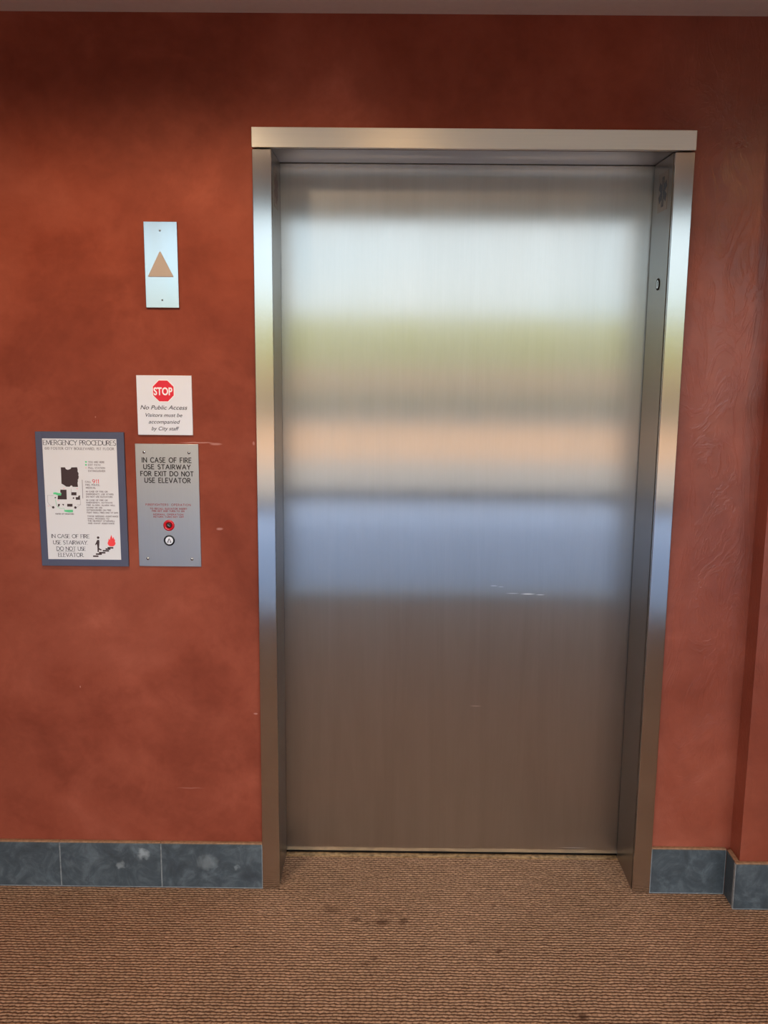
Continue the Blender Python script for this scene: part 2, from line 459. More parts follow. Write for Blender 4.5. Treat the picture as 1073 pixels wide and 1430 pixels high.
bm = bmesh.new(); box(bm, XL-.2, XL, YF-.2, WY, 0, CEIL)
props(obj('wall_left', bm, M['plaster']), 'red plaster side wall to the left of the lobby', 'wall', kind='structure')
bm = bmesh.new(); box(bm, XR, XR+.2, YF-.2, -PD+WY, 0, CEIL)
props(obj('wall_right', bm, M['plaster']), 'red plaster side wall to the right of the lobby', 'wall', kind='structure')

bm = bmesh.new()
box(bm, XL, XR, YF, WY, -.12, 0)
box(bm, -CW, W+CW, WY, .188, -.12, 0)
props(obj('floor', bm, M['carpet']), 'brown looped carpet with dark spilled drops in front of the elevator', 'floor', kind='structure')
bm = bmesh.new(); box(bm, XL-.2, XR+.2, YF-.25, .40, CEIL, CEIL+.25)
props(obj('ceiling', bm, M['ceiling']), 'flat taupe ceiling over the elevator lobby', 'ceiling', kind='structure')

# skirting of slate tiles
def skirting(name, runs, label, returns=None):
    """runs: list of (x0,x1,yfront) tiles on y-facing walls; each board is tiles + mortar cap + grout"""
    t = empty(name, (runs[0][0], runs[0][2], 0), label, 'baseboard', kind='structure')
    BH = .144
    a = bmesh.new(); g = bmesh.new(); c = bmesh.new()
    for x0, x1, y in runs:
        box(a, x0+.0018, x1-.0018, y, y+.0125, .003, BH-.001, .0012, 1)
        box(g, x0-.0002, x1+.0002, y+.0018, y+.0145, 0, BH-.002)
        box(c, x0, x1, y+.0015, y+.0148, BH-.002, BH+.0035, .002, 1)
    if returns:
        x, y0, y1 = returns
        box(a, x, x+.0125, y0+.0018, y1-.002, .003, BH-.001, .0012, 1)
        box(g, x+.0018, x+.0145, y0+.003, y1, 0, BH-.002)
        box(c, x+.0015, x+.0148, y0+.0148, y1+.0015, BH-.002, BH+.0035, .002, 1)
    obj('slate_tile', a, M['slate'], t); obj('grout', g, M['grout'], t); obj('mortar_cap', c, M['mortar'], t)
    return t
x = -CW; runs = []
while x > XL:
    runs.append((max(x-.305, XL), x, 0.0)); x -= .305
skirting('baseboard_left', runs, 'blue-grey slate tile baseboard left of the elevator')
runs = [(W+CW, PX, 0.0)]; x = PX; r2 = []
while x < XR:
    r2.append((x, min(x+.305, XR), -PD)); x += .305
skirting('baseboard_right', runs+r2, 'dark slate tile baseboard stepping forward right of the elevator', (PX, -PD, 0.0))

# ------------------------------------------------------------ elevator door and frame
door = empty('door_1', (W/2, JD, 0), 'wide brushed stainless steel elevator door panel', 'door', kind='structure')
bm = bmesh.new(); box(bm, -.04, W+.04, JD+.009, JD+.036, .0055, H+.04, .0015, 2)
obj('door_panel', bm, M['door'], door)

fr = empty('trim_1', (W/2, 0, 0), 'brushed stainless steel frame around the elevator door', 'door frame', kind='structure')
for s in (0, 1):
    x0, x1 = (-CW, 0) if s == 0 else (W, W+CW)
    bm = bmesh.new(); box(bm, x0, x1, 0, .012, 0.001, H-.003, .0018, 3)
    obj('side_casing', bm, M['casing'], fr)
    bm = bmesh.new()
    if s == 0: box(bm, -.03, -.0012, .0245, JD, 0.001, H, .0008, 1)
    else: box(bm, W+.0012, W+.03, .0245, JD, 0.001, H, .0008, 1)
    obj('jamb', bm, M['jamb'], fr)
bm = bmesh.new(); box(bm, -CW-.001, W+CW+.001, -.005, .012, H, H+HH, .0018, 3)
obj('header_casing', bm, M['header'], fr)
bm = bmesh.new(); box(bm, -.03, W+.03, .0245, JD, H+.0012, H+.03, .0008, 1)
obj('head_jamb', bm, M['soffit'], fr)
# backing so nothing shows through the reveals
bm = bmesh.new()
box(bm, -.046, -.031, .016, JD-.002, 0, H+.04); box(bm, W+.031, W+.046, .016, JD-.002, 0, H+.04)
box(bm, -.046, W+.046, .016, JD-.002, H+.031, H+.045)
box(bm, -.0315, -.0060, .0122, .0243, 0, H+.03); box(bm, W+.0060, W+.0315, .0122, .0243, 0, H+.03)
box(bm, -.031, W+.031, .0122, .0243, H+.006, H+.03)
obj('frame_backing', bm, M['black'], fr)
# key switch on the right jamb
KY, KZ = .105, 1.798
bm = bmesh.new()
def disc_x(bm, x0, x1, cy, cz, r0, r1, n=32):
    t = bmesh.new(); ring(t, cy, cz, r0, r1, 0, 1, n)
    for v in t.verts: v.co = Vector((x0+(x1-x0)*v.co.y, v.co.x, v.co.z))
    bmesh.ops.recalc_face_normals(t, faces=t.faces[:]); merge(bm, t)
disc_x(bm, W-.0006, W+.0015, KY, KZ, .0125, .0165)
ko = obj('key_hole_ring', bm, M['black'], fr)
bm = bmesh.new(); disc_x(bm, W-.001, W+.0015, KY, KZ, .0001, .0118)
ko = obj('key_cylinder', bm, M['screw'], fr)
bm = bmesh.new(); box(bm, W-.0014, W-.0009, KY-.0014, KY+.0014, KZ-.007, KZ+.007)
obj('key_slot', bm, M['black'], ko)

sill = empty('trim_2', (W/2, .19, 0), 'thin brass-coloured metal sill under the elevator door', 'threshold', kind='structure')
bm = bmesh.new(); box(bm, -.001, W+.001,   .1885, .2125, -.01, .0025, .001, 2)
obj('sill_plate', bm, M['sill'], sill)
bm = bmesh.new(); box(bm, -.05, W+.05, .2130, .30, -.02, .001)
obj('sill_groove', bm, M['black'], sill)

# star of life stickers on the two jambs
def star_pts(cy, cz, r):
    """six armed cross outline"""
    out = []
    hw = r*.26
    for k in range(6):
        a = PI/2 + k*PI/3
        ux, uz = math.cos(a), math.sin(a); nx, nz = -uz, ux
        out.append((cy+ux*r-nx*hw, cz+uz*r-nz*hw)); out.append((cy+ux*r+nx*hw, cz+uz*r+nz*hw))
        b = a+PI/6; rr = hw/math.sin(PI/6)
        out.append((cy+math.cos(b)*rr*1.0, cz+math.sin(b)*rr*1.0))
    return out
def sticker(side, label, starmat):
    xs = .0 if side == 0 else W
    d = 1 if side == 0 else -1
    t = empty('medical_sticker', (xs, .105, 2.045), label, 'sticker', group='medical star stickers on the elevator jambs')
    def flat(pts, o0, o1):
        b = bmesh.new(); poly(b, pts, 0, 1)
        for v in b.verts:
            v.co = Vector((xs+d*(o0+(o1-o0)*(1-v.co.y)), v.co.x, v.co.z))
        bmesh.ops.recalc_face_normals(b, faces=b.faces[:])
        return b
    cy, cz = .108, 2.047
    obj('clear_backing', flat([(cy-.046, cz-.052), (cy+.046, cz-.052), (cy+.046, cz+.052), (cy-.046, cz+.052)], -.0013, -.0006), M['stick'], t)
    st = obj('star_symbol', flat(star_pts(cy, cz, .040), -.0006, -.0002), starmat, t)
    pts = [(cy+.0035*math.sin(k*1.3)-.0015*(1 if True else 0), cz+.03-.06*k/12) for k in range(13)]
    b = bmesh.new(); stroke(b, pts, .0025, 0, 1)
    b2 = bmesh.new(); stroke(b2, [(cy, cz+.034), (cy, cz-.034)], .002, 0, 1); merge(b, b2)
    for v in b.verts: v.co = Vector((xs+d*(-.0002+.0003*(1-v.co.y)), v.co.x, v.co.z))
    bmesh.ops.recalc_face_normals(b, faces=b.faces[:])
    obj('snake_and_rod', b, M['stick'], st)
sticker(1, 'dark blue medical star sticker on the right elevator jamb near the header', M['bluetape'])
sticker(0, 'faded medical star sticker on the left elevator jamb near the header', M['greyink'])

# ------------------------------------------------------------ hall lantern (up arrow)
def lay(corners, rect):
    """layout units of a sign -> metres: corners = (TL, TR, BR, BL) in layout units, rect=(x0,x1,z0,z1)"""
    (ax, ay), (bx_, by), (cx, cy), (dx, dy) = corners
    x0, x1, z0, z1 = rect
    def f(x, y):
        v = (y-(ay+by)/2)/((cy+dy)/2-(ay+by)/2)
        l = ax+(dx-ax)*v; r = bx_+(cx-bx_)*v
        return (x0+(x-l)/(r-l)*(x1-x0), z1-v*(z1-z0))
    return f

def screw(parent, x, z, y, r, slot_ang=.6, mat='screw'):
    bm = bmesh.new(); lathe_y(bm, x, z, [(r, y), (r*.96, y-.0008), (r*.6, y-.0016), (0, y-.0019)], 24)
    s = obj('screw', bm, M[mat], parent, True)
    bm = bmesh.new(); c, sn = math.cos(slot_ang), math.sin(slot_ang)
    stroke(bm, [(x-c*r*.5, z-sn*r*.5), (x+c*r*.5, z+sn*r*.5)], r*.35, y-.0021, y-.0012)
    obj('screw_slot', bm, M['slot'], s)

R = (-.3468, -.2568, 1.7186, 1.9451)
la = empty('hall_lantern', ((R[0]+R[1])/2, WY, R[2]), 'narrow bright steel plate with beige up arrow, highest on the left wall', 'elevator indicator')
f = lay(((182, 130), (628, 133), (655, 1285), (220, 1283)), R)
yf = .008
bm = bmesh.new(); box(bm, R[0], R[1], yf, WY, R[2], R[3], .0009, 2)
plate = obj('faceplate', bm, M['lantern'], la)
tri = [f(398, 535), f(412, 535), f(578, 855), f(572, 864), f(262, 864), f(250, 856)]
bm = bmesh.new(); poly(bm, tri, yf-.0012, yf+.001)
obj('arrow_lens', bm, M['lens'], la)
bm = bmesh.new()
cx = sum(p[0] for p in tri)/6; cz = sum(p[1] for p in tri)/6
tri2 = [(cx+(p[0]-cx)*1.03, cz+(p[1]-cz)*1.03-.0004) for p in tri]
poly(bm, tri2, yf-.0004, yf+.001)
obj('arrow_edge_shade', bm, M['greyink'], la)  # grey rim stands for the shadow around the recessed arrow
x_, z_ = f(404, 250); screw(la, x_, z_, yf, .0026, .4)
x_, z_ = f(435, 1180); screw(la, x_, z_, yf, .0024, 1.1, 'lantern')

# ------------------------------------------------------------ stop notice
R = (-.3814, -.2285, 1.3716, 1.5361)
yf = .0095
sg = empty('no_access_sign', ((R[0]+R[1])/2, WY, R[2]), 'white notice with a red stop octagon, above the steel call plate', 'sign')
f = lay(((85, 88), (845, 100), (870, 912), (118, 905)), R)
bm = bmesh.new(); box(bm, R[0], R[1], yf, WY, R[2], R[3], .0006, 1)
obj('card', bm, M['white'], sg)
ox, oz = f(461, 304)
bm = bmesh.new(); poly(bm, circ(ox, oz, .0332, 8, PI/8), yf-.0002, yf+.001)
obj('octagon_border', bm, M['whitep'], sg)
bm = bmesh.new(); poly(bm, circ(ox, oz, .0310, 8, PI/8), yf-.0004, yf+.001)
oc = obj('stop_octagon', bm, M['octred'], sg)
a_, b_ = f(330, 358), f(588, 358)
font_text('stop_lettering', 'STOP', a_[0], b_[0], a_[1], .0212, yf-.0004, M['whitep'], oc, 0, .028)
for txt, xa, xb, yb, hh in (('No Public Access', 147, 792, 557, 60), ('Visitors must be', 220, 724, 658, 53), ('accompanied', 262, 694, 750, 53), ('by City staff', 302, 682, 843, 53)):
    p, q = f(xa, yb), f(xb, yb)
    font_text('lettering', txt, p[0], q[0], p[1], hh/815*.1645*1.0, yf-.0001, M['ink'], sg, .28, .004)

# ------------------------------------------------------------ call station
R = (-.3920, -.2147, .9957, 1.3468)
yf = .0105
cs = empty('call_station', ((R[0]+R[1])/2, WY, R[2]), 'tall satin steel call plate with red key switch and round up button', 'elevator call plate')
f = lay(((52, 72), (705, 82), (735, 1338), (97, 1335)), R)
bm = bmesh.new(); box(bm, R[0], R[1], yf, WY, R[2], R[3], .0007, 2)
obj('faceplate', bm, M['plate'], cs)
for a, b, ang in ((147, 162, 2.2), (610, 165, .3), (186, 1255, .9), (640, 1258, .9)):
    p = f(a, b); screw(cs, p[0], p[1], yf, .0042, ang)
U = .1773/650
bm = bmesh.new()
for txt, xa, xb, yt, yb in (('IN CASE OF FIRE', 127, 633, 216, 264), ('USE STAIRWAY', 143, 624, 286, 331), ('FOR EXIT DO NOT', 113, 654, 355, 401), ('USE ELEVATOR', 155, 625, 422, 469)):
    p, q = f(xa, yb), f(xb, yb)
    caps_line(bm, txt, p[0], q[0], p[1], (yb-yt)*U, 8.5*U, yf-.0004, yf+.0002, False, .26)
obj('fire_lettering', bm, M['engrave'], cs)
bm = bmesh.new()
for txt, xa, xb, yt, yb in (("FIREFIGHTERS' OPERATION", 165, 626, 685, 705), ('TO RECALL ELEVATOR INSERT', 208, 590, 728, 744), ('FIRE KEY AND TURN TO ON', 230, 560, 752, 768),
                            ('NORMAL OPERATION', 243, 550, 788, 803), ('RETURN TURN KEY OFF', 245, 556, 813, 827)):
    p, q = f(xa, yb), f(xb, yb)
    caps_line(bm, txt, p[0], q[0], p[1], (yb-yt)*U, 3.4*U, yf-.0003, yf+.0002, False, .30)
obj('red_lettering', bm, M['redprint'], cs)
kx, kz = f(403, 908)
bm = bmesh.new(); lathe_y(bm, kx, kz, [(.0158, yf+.0005), (.0158, yf-.0015), (.0145, yf-.0035), (.0115, yf-.0040), (.0085, yf-.0025), (.0075, yf-.0005), (.0074, yf+.0005)], 48)
ks = obj('key_switch_ring', bm, M['redring'], cs, True)
ks['label'] = 'glossy red key switch ring'
bm = bmesh.new(); lathe_y(bm, kx, kz, [(.0074, yf+.0003), (.0074, yf-.0014), (.0060, yf-.0020), (0, yf-.0020)], 32)
kc = obj('key_cylinder', bm, M['engrave'], cs, True)
bm = bmesh.new(); stroke(bm, [(kx-.003, kz+.0022), (kx+.0025, kz-.0025)], .0016, yf-.0024, yf-.0015)
obj('key_slot', bm, M['screw'], kc)
kx, kz = f(407, 1064)
bm = bmesh.new(); lathe_y(bm, kx, kz, [(.0156, yf+.0005), (.0156, yf-.0018), (.0146, yf-.0028), (.0120, yf-.0028), (.0112, yf-.0012), (.0110, yf+.0005)], 48)
obj('button_collar', bm, M['blackgloss'], cs, True)
bm = bmesh.new(); lathe_y(bm, kx, kz, [(.0109, yf+.0003), (.0109, yf-.0018), (.0100, yf-.0024), (0, yf-.0024)], 40)
bt = obj('up_button', bm, M['btn'], cs)
bm = bmesh.new()
ya, yb_ = yf-.0030, yf-.0020
poly(bm, [(kx, kz+.0068), (kx-.0022, kz+.0030), (kx+.0022, kz+.0030)], ya, yb_)
for s in (-1, 1):
    stroke(bm, [(kx+s*.0012, kz+.0040), (kx+s*.0040, kz-.0034)], .0017, ya, yb_)
    stroke(bm, [(kx+s*.0024, kz-.0046), (kx+s*.0054, kz-.0046)], .0019, ya, yb_)
stroke(bm, [(kx-.0010, kz+.0010), (kx-.0022, kz-.0016)], .0010, ya, yb_)
obj('arrow_symbol', bm, M['ink'], bt)

# ------------------------------------------------------------ emergency procedures board
R = (-.6690, -.4209, .9953, 1.3784)
P = (-.6511, -.4411, 1.0137, 1.3605)
yf = .0060
em = empty('evacuation_board', ((R[0]+R[1])/2, WY, R[2]), 'slate blue bordered emergency procedures board with floor plan, left of the call plate', 'sign')
bm = bmesh.new()
box(bm, R[0], P[0]+.001, yf, WY, R[2], R[3], .0008, 1); box(bm, P[1]-.001, R[1], yf, WY, R[2], R[3], .0008, 1)
box(bm, P[0], P[1], yf, WY, P[3]-.001, R[3], .0006, 1); box(bm, P[0], P[1], yf, WY, R[2], P[2]+.001, .0006, 1)
box(bm, P[0]-.002, P[1]+.002, yf+.002, WY, P[2]-.002, P[3]+.002)
obj('border', bm, M['slateblue'], em)
yf = .0072
bm = bmesh.new(); box(bm, P[0]-.0005, P[1]+.0005, yf, yf+.002, P[2]-.0005, P[3]+.0005)
sheet = obj('printed_sheet', bm, M['paper'], em)
f = lay(((178, 145), (858, 150), (905, 1254), (236, 1248)), P)
Ux = .2100/680; Uz = .3468/1104
y0, y1 = yf-.00025, yf+.0003
def line(bm, txt, xa, xb, yt, yb, w, serif=False, gap=.2):
    p, q = f(xa, yb), f(xb, yb)
    caps_line(bm, txt, p[0], q[0], p[1], (yb-yt)*Uz, w*Uz, y0, y1, serif, gap)
bm = bmesh.new()
line(bm, 'EMERGENCY PROCEDURES', 193, 850, 167, 207, 4.6, True, .10)
obj('title_lettering', bm, M['ink'], sheet)
bm = bmesh.new()
for t in (('IN CASE OF FIRE', 268, 612, 1018, 1050), ('USE STAIRWAY.', 285, 597, 1076, 1109), ('DO NOT USE', 316, 578, 1133, 1166), ('ELEVATOR.', 331, 562, 1190, 1224)):
    line(bm, *t, 4.2, True, .12)
for a, b in ((316, 378), (391, 480)):
    stroke(bm, [f(a, 1174), f(b, 1174)], 3*Uz, y0, y1)
obj('warning_lettering', bm, M['ink'], sheet)
bm = bmesh.new()
line(bm, '610 FOSTER CITY BOULEVARD, 1ST FLOOR', 208, 833, 229, 249, 3.4, True, .22)
for t in (('YOU ARE HERE', 601, 746, 351, 366), ('EXIT PATH', 601, 710, 377, 391), ('PULL STATION', 603, 751, 404, 418), ('EXTINGUISHER', 603, 755, 431, 446),
          ('CALL', 573, 626, 530, 543), ('FIRE, POLICE,', 577, 705, 557, 571), ('MEDICAL', 580, 668, 584, 597),
          ('IN CASE OF FIRE OR', 581, 776, 619, 631), ('EMERGENCY, USE STAIRS', 583, 829, 642, 654), ('DO NOT USE ELEVATORS', 583, 820, 665, 678),
          ('IN CASE OF FIRE OR', 585, 776, 697, 709), ('EMERGENCY, ACTIVATE', 585, 820, 719, 731), ('FIRE ALARM. ALARM WILL', 587, 845, 742, 754), ('SOUND OR USE', 587, 728, 765, 777),
          ('EXTINGUISHER ON FIRE', 590, 808, 787, 800), ('FIGHT SMALL FIRES ONLY IF SAFE', 590, 872, 810, 822),
          ('THOSE NEEDING ASSISTANCE', 594, 873, 843, 855), ('SHALL PROCEED TO', 597, 790, 865, 877), ('THE NEAREST STAIRWELL', 598, 842, 886, 898), ('AND AWAIT ASSISTANCE', 600, 838, 908, 920),
          ('FOSTER CITY BOULEVARD', 305, 470, 826, 835)):
    line(bm, *t, 2.7, False, .24)
stroke(bm, [f(546, 520), f(551, 686)], 4*Uz, y0, y1)
for seg in ([(232, 662), (232, 722), (245, 745), (272, 768)], [(232, 662), (285, 665)], [(528, 700), (531, 745), (495, 770)], [(530, 745), (500, 745)], [(446, 600), (446, 632)]):
    stroke(bm, [f(*q) for q in seg], 1.6*Uz, y0, y1)
obj('small_lettering', bm, M['greyink'], sheet)
bm = bmesh.new()
for pg in ([(352, 408), (390, 408), (398, 424), (415, 430), (440, 422), (447, 408), (499, 406), (505, 430), (503, 442), (514, 462), (511, 478), (515, 492), (511, 512), (504, 520), (509, 530), (503, 545), (508, 583),
            (460, 583), (455, 573), (444, 570), (432, 583), (402, 582), (385, 570), (368, 560), (358, 556)],
           [(347, 610), (403, 610), (406, 698), (323, 698), (325, 664), (355, 662), (357, 640), (347, 636)],
           [(447, 632), (494, 632), (494, 660), (447, 660)], [(487, 676), (508, 676), (514, 662), (526, 660), (527, 700), (488, 700)],
           [(326, 740), (345, 740), (342, 752), (336, 764), (326, 764)], [(362, 740), (381, 740), (378, 756), (370, 750)], [(410, 738), (458, 738), (458, 763), (410, 763)]):
    poly(bm, [f(*q) for q in pg], y0, y1)
for cx, cy, r in ((467, 685, 8), (302, 683, 7), (283, 771, 12), (484, 771, 12)):
    p = f(cx, cy); poly(bm, circ(p[0], p[1], r*Uz, 6, .3), y0, y1)
obj('floor_plan', bm, M['brownink'], sheet)
bm = bmesh.new()
poly(bm, [f(*q) for q in ((283, 638), (300, 633), (330, 640), (357, 642), (355, 661), (330, 663), (300, 652), (285, 652))], y0-.0002, y1)
obj('green_label', bm, M['greenink'], sheet)
bm = bmesh.new()
poly(bm, [f(*q) for q in ((382, 795), (405, 793), (462, 792), (462, 814), (430, 816), (398, 812), (384, 808))], y0-.0002, y1)
obj('green_label', bm, M['greenink'], sheet)
bm = bmesh.new()
stroke(bm, [f(*q) for q in [(303, 700), (307, 722), (312, 745), (322, 765), (340, 778), (360, 781), (380, 778), (388, 790)]], 2.6*Uz, y0, y1)
obj('green_route', bm, M['greenink'], sheet)
bm = bmesh.new()
for yy in (358, 384): poly(bm, [f(571, yy-7), f(588, yy-7), f(586, yy+7), f(574, yy+7)], y0, y1)
obj('legend_marks', bm, M['greenink'], sheet)
bm = bmesh.new()
line(bm, '911', 640, 696, 516, 548, 5, False, .28)
obj('emergency_number', bm, M['redink'], sheet)
for yy, xx in ((411, 580), (760, 240), (600, 500), (598, 380), (708, 330)):
    bm = bmesh.new(); stroke(bm, [f(xx-6, yy), f(xx+6, yy)], 2.4*Uz, y0, y1)
    obj('pull_station_mark', bm, M['redink'], sheet)
bm = bmesh.new()
poly(bm, [f(*q) for q in ((811, 1019), (818, 1040), (822, 1054), (832, 1036), (836, 1056), (846, 1066), (843, 1080), (851, 1096), (842, 1114), (828, 1124), (800, 1124), (785, 1114), (777, 1096), (784, 1076), (788, 1052), (797, 1066), (803, 1040))], y0, y1)
obj('flame_symbol', bm, M['redink'], sheet)
bm = bmesh.new()
st = [(650, 1217), (688, 1217), (688, 1196), (722, 1196), (722, 1187), (757, 1187), (757, 1166), (790, 1166), (790, 1150), (797, 1138), (829, 1138)]
stroke(bm, [f(*q) for q in [(650, 1217), (690, 1217)]], 13*Uz, y0, y1)
for a, b, yy in ((672, 724, 1197), (700, 757, 1184), (735, 790, 1166), (760, 802, 1150), (778, 829, 1138)):
    stroke(bm, [f(a+4, yy), f(b-4, yy)], 14*Uz, y0, y1)
obj('stair_symbol', bm, M['brownink'], sheet)
bm = bmesh.new()
poly(bm, [f(*q) for q in ((684, 1066), (700, 1066), (703, 1080), (702, 1112), (700, 1142), (697, 1178), (686, 1178), (685, 1140), (682, 1112), (676, 1104), (670, 1116), (663, 1110), (676, 1082))], y0, y1)
poly(bm, [f(*q) for q in ((697, 1138), (708, 1146), (724, 1156), (720, 1163), (706, 1160), (697, 1154))], y0, y1)
p = f(691, 1045); poly(bm, circ(p[0], p[1], 11.5*Uz, 16), y0, y1)
obj('walking_figure', bm, M['brownink'], sheet)

# ------------------------------------------------------------ window wall behind the viewer
WX0, WX1, WT = -1.75, 2.90, 2.44
bm = bmesh.new()
box(bm, XL-.2, WX0, YF-.2, YF, 0, CEIL)
box(bm, WX1, XR+.2, YF-.2, YF, 0, CEIL)
box(bm, WX0, WX1, YF-.2, YF, WT, CEIL)
props(obj('wall_front', bm, M['plaster']), 'red plaster wall around the lobby window', 'wall', kind='structure')
win = empty('window_1', ((WX0+WX1)/2, YF-.1, 0), 'full height lobby window in bronze frame', 'window', kind='structure')
bm = bmesh.new()
FW = .05
mull = [WX0, .86, 1.9, WX1]
for i, mx in enumerate(mull):
    a = mx if i == 0 else (mx-FW if i == len(mull)-1 else mx-FW/2)
    box(bm, a, a+FW, YF-.15, YF-.05, 0, WT, .003, 1)
box(bm, WX0+FW, WX1-FW, YF-.15, YF-.05, 0, .02, .003, 1)
box(bm, WX0+FW, WX1-FW, YF-.15, YF-.05, WT-.05, WT, .003, 1)
box(bm, WX0+FW, WX1-FW, YF-.14, YF-.06, .63, .71, .003, 1)
obj('window_frame', bm, M['frame'], win)
g = N('window_glass')
g.t.nodes.remove(g.b)
out = g.t.nodes['Material Output']
tr = g.n('ShaderNodeBsdfTransparent'); tr.inputs[0].default_value = (.93, .96, .95, 1)
gl = g.n('ShaderNodeBsdfGlossy'); gl.inputs['Roughness'].default_value = .0
mx_ = g.n('ShaderNodeMixShader'); fr_ = g.n('ShaderNodeFresnel'); fr_.inputs[0].default_value = 1.45
g.l(fr_.outputs[0], mx_.inputs[0]); g.l(tr.outputs[0], mx_.inputs[1]); g.l(gl.outputs[0], mx_.inputs[2]); g.l(mx_.outputs[0], out.inputs[0])
for i in range(3):
    bm = bmesh.new()
    a = mull[i]+(FW if i == 0 else FW/2); b = mull[i+1]-(FW if i == 2 else FW/2)
    for z0_, z1_ in ((.02, .63), (.71, WT-.05)):
        t = bmesh.new(); vs = [t.verts.new(c) for c in ((a, YF-.1, z0_), (b, YF-.1, z0_), (b, YF-.1, z1_), (a, YF-.1, z1_))]; t.faces.new(vs); merge(bm, t)
    obj('glass_pane', bm, g.m, win)

# building above, overhang, and the grounds outside
bm = bmesh.new()
box(bm, XL-3, XR+3, YF-.30, YF-.25, CEIL+.0, 3.4)
box(bm, XL-3, XR+3, YF-.25, 6, CEIL+.25, 3.4)
props(obj('wall_upper', bm, rough_mat('pale_facade', (150, 130, 110), (165, 145, 125), 5)), 'plain upper storey of the building over the lobby', 'wall', kind='structure')
pav = rough_mat('shade_blue_paving', (92, 110, 142), (100, 118, 150), 3, .8, .1)  # blue of sky-lit shade put into the paving colour
bm = bmesh.new(); box(bm, -30, 34, -6.9, YF-.2, -.2, -.02)
props(obj('floor_terrace', bm, pav), 'concrete terrace outside the lobby window, coloured with blue shade', 'ground', kind='structure')
drive = rough_mat('warm_paving', (162, 116, 76), (172, 126, 86), 1.5, .9, .1)
bm = bmesh.new(); box(bm, -60, 60, -10.8, -6.9, -.2, -.03)
props(obj('floor_path', bm, rough_mat('grey_path', (116, 108, 102), (124, 116, 108), 2)), 'grey path crossing in front of the building', 'ground', kind='structure')
bm = bmesh.new(); box(bm, -60, 60, -17, -10.8, -.2, -.03)
props(obj('floor_plaza', bm, drive), 'sunlit warm paved plaza', 'ground', kind='structure')
bm = bmesh.new(); box(bm, -60, 60, -21, -17, -.2, -.035)
props(obj('floor_road', bm, rough_mat('dark_asphalt', (66, 60, 56), (78, 70, 66), 2)), 'dark asphalt lane beyond the plaza', 'ground', kind='structure')
bm = bmesh.new(); box(bm, -90, 90, -120, -21, -.2, -.04)
props(obj('floor_lawn', bm, rough_mat('dry_lawn', (104, 98, 70), (112, 106, 78), .8)), 'dry lawn beyond the plaza', 'ground', kind='structure')
leaf = rough_mat('hedge_leaves', (114, 112, 62), (148, 144, 84), 8, .8, .6, .05)
def hedge(name, x0, x1, yc, hgt, dep, label, seed, mat, cat='hedge'):
    rnd = random.Random(seed); bm = bmesh.new()
    nx, nz = int((x1-x0)/.35), 8
    grid = []
    for i in range(nx+1):
        col = []
        for j in range(17):
            a = PI*j/16
            rz = hgt*(1+rnd.uniform(-.10, .10)); ry = dep*(1+rnd.uniform(-.12, .12))
            sz = math.sin(a)**.45 if 0 < j < 16 else 0
            cy = -math.cos(a)
            cy = math.copysign(abs(cy)**.5, cy)
            col.append(bm.verts.new((x0+(x1-x0)*i/nx+rnd.uniform(-.08, .08), yc+ry*cy, rz*sz)))
        grid.append(col)
    for i in range(nx):
        for j in range(16):
            bm.faces.new([grid[i][j], grid[i+1][j], grid[i+1][j+1], grid[i][j+1]])
    bm.faces.new(grid[0]); bm.faces.new(grid[-1][::-1])
    bmesh.ops.recalc_face_normals(bm, faces=bm.faces[:])
    return props(obj(name, bm, mat, None, True), label, cat)
hedge('low_hedge', -22, 22, -21.4, .42, .35, 'low dark hedge edging the plaza', 3, rough_mat('dark_leaves', (48, 50, 30), (80, 78, 44), 8, .8, .6, .05))
bm = bmesh.new(); box(bm, -24, 24, -24.6, -24.3, -.04, 1.0, .03, 2)
props(obj('garden_wall', bm, rough_mat('warm_render', (140, 108, 82), (148, 116, 90), 1.5)), 'low warm rendered garden wall behind the dark hedge', 'wall')
hedge('tall_hedge', -26, 26, -27.0, 2.45, 1.1, 'tall olive hedge behind the garden wall', 5, leaf)

# ------------------------------------------------------------ ceiling lights
def downlight(x, y, power, watts, label, tint=(1.0, .74, .48)):
    t = empty('ceiling_light', (x, y, CEIL), label, 'light', group='recessed ceiling lights')
    bm = bmesh.new()
    tb = bmesh.new(); ring(tb, x, -y, .062, .085, 0, 1, 40)
    for v in tb.verts: v.co = Vector((v.co.x, -v.co.z if False else (y+(v.co.z+y)), CEIL-.006+.006*v.co.y))
    bmesh.ops.recalc_face_normals(tb, faces=tb.faces[:]); merge(bm, tb)
    obj('trim_ring', bm, M['screw'], t)
    e = N('warm_lamp_'+str(round(x, 1))); e.set(Base_Color=(1, .8, .6, 1))
    e.b.inputs['Emission Color'].default_value = (1.0, .66, .36, 1); e.b.inputs['Emission Strength'].default_value = power
    bm = bmesh.new(); vs = [bm.verts.new((x+.061*math.cos(2*PI*i/32), y+.061*math.sin(2*PI*i/32), CEIL-.003)) for i in range(32)]
    bm.faces.new(vs[::-1]); bm.normal_update()
    obj('lamp_lens', bm, e.m, t)
    sl = bpy.data.lights.new('downlight_bulb', 'SPOT'); sl.energy = watts; sl.color = tint
    sl.spot_size = 2.9; sl.spot_blend = .5; sl.shadow_soft_size = .055
    so_ = bpy.data.objects.new('downlight_bulb', sl); C.objects.link(so_); so_.parent = t; so_.location = (0, 0, -.02)
downlight(-.36, -.90, 9, 50, 'added unseen ceiling light to the left of the elevator, brightens the wall')  # invented lamp, placed to wash the upper wall with warm light
downlight(.33, -.90, 7, 10, 'recessed warm ceiling light in line with the elevator', (1.0, .62, .30))
downlight(1.95, -1.05, 9, 24, 'recessed warm ceiling light to the right of the elevator', (1.0, .58, .24))

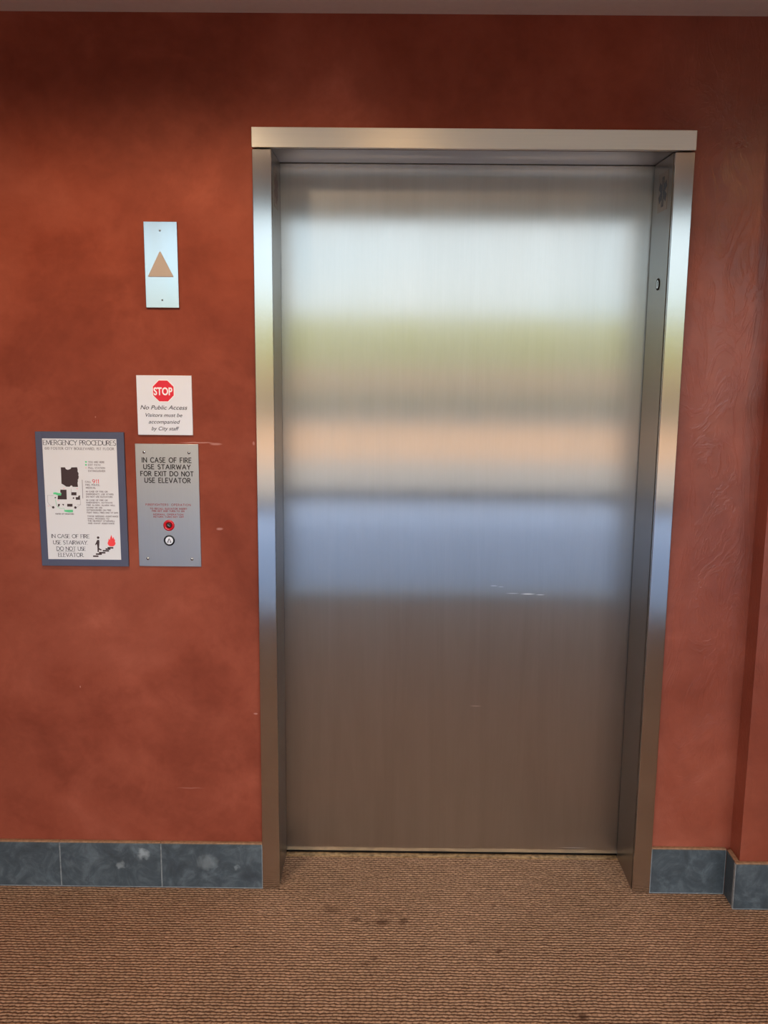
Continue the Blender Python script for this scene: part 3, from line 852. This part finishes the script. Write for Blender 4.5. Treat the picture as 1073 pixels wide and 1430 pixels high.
# ------------------------------------------------------------ sun and sky
sun = bpy.data.lights.new('sun', 'SUN'); sun.energy = 6.0; sun.angle = .009; sun.color = (1.0, .90, .76)
so = bpy.data.objects.new('sun', sun); C.objects.link(so)
d = Vector((.25, -.68, -1.0)).normalized()     # comes over the building from the lift side
so.rotation_euler = d.to_track_quat('-Z', 'Y').to_euler(); so.location = (0, 5, 20)

w = bpy.data.worlds.new('sky'); sc.world = w; w.use_nodes = True
nt = w.node_tree; bg = nt.nodes['Background']
tc = nt.nodes.new('ShaderNodeTexCoord'); sp = nt.nodes.new('ShaderNodeSeparateXYZ'); nt.links.new(tc.outputs['Generated'], sp.inputs[0])
rp = nt.nodes.new('ShaderNodeValToRGB'); nt.links.new(sp.outputs[2], rp.inputs[0])
els = rp.color_ramp.elements
while len(els) < 5: els.new(.5)
for e, (p, c) in zip(els, [(0, (.66, .84, .90, 1)), (.06, (.64, .86, 1.0, 1)), (.16, (.72, .85, .98, 1)), (.4, (.80, .86, .95, 1)), (1, (.75, .82, .95, 1))]):
    e.position = p; e.color = c
mp = nt.nodes.new('ShaderNodeMapping'); mp.inputs['Scale'].default_value = (2.2, 2.2, 6); nt.links.new(tc.outputs['Generated'], mp.inputs[0])
cn = nt.nodes.new('ShaderNodeTexNoise'); cn.inputs['Scale'].default_value = 1.6; cn.inputs['Detail'].default_value = 6; nt.links.new(mp.outputs[0], cn.inputs['Vector'])
cr = nt.nodes.new('ShaderNodeValToRGB'); cr.color_ramp.elements[0].position = .48; cr.color_ramp.elements[1].position = .66; nt.links.new(cn.outputs[0], cr.inputs[0])
mxn = nt.nodes.new('ShaderNodeMix'); mxn.data_type = 'RGBA'; mxn.inputs[7].default_value = (1.0, 1.0, .98, 1)
nt.links.new(cr.outputs[0], mxn.inputs[0]); nt.links.new(rp.outputs[0], mxn.inputs[6]); nt.links.new(mxn.outputs[2], bg.inputs[0])
# brightness of the sky by height: calm near the horizon, a brighter band added above it to light the room, duller overhead
sr = nt.nodes.new('ShaderNodeValToRGB'); nt.links.new(sp.outputs[2], sr.inputs[0])
se = sr.color_ramp.elements
while len(se) < 5: se.new(.5)
for e, (p, k) in zip(se, [(0, .24), (.135, .275), (.19, 1.0), (.32, 1.0), (.50, .35)]):
    e.position = p; e.color = (k, k, k, 1)
mr = nt.nodes.new('ShaderNodeMath'); mr.operation = 'MULTIPLY'; mr.inputs[1].default_value = 7.4
nt.links.new(sr.outputs[0], mr.inputs[0]); nt.links.new(mr.outputs[0], bg.inputs[1])

# ------------------------------------------------------------ camera
cam = bpy.data.cameras.new('camera'); co = bpy.data.objects.new('camera', cam); C.objects.link(co)
yaw, pit, rol, F = .0053, -.1733, -.0088, 1320.29
X = Vector((math.cos(yaw), math.sin(yaw), 0)); Yh = Vector((-math.sin(yaw), math.cos(yaw), 0)); Z = Vector((0, 0, 1))
fwd = Yh*math.cos(pit)+Z*math.sin(pit); up0 = -Yh*math.sin(pit)+Z*math.cos(pit)
right = X*math.cos(rol)-up0*math.sin(rol); up = X*math.sin(rol)+up0*math.cos(rol)
m = Matrix((right, up, -fwd)).transposed().to_4x4(); m.translation = Vector((.3201, -2.6192, 1.6201))
co.matrix_world = m
cam.sensor_fit = 'HORIZONTAL'; cam.sensor_width = 36.0; cam.lens = 36.0*F/1073.0
cam.clip_start = .05; cam.clip_end = 300
sc.camera = co

sc.view_settings.view_transform = 'Standard'; sc.view_settings.look = 'None'
sc.view_settings.gamma = 1.0; sc.view_settings.use_curve_mapping = False
sc.view_settings.exposure = 0.2
cy = sc.cycles
cy.max_bounces = 8; cy.diffuse_bounces = 5; cy.glossy_bounces = 5; cy.transparent_max_bounces = 12
cy.sample_clamp_indirect = 6.0; cy.caustics_refractive = False
cy.use_denoising = True
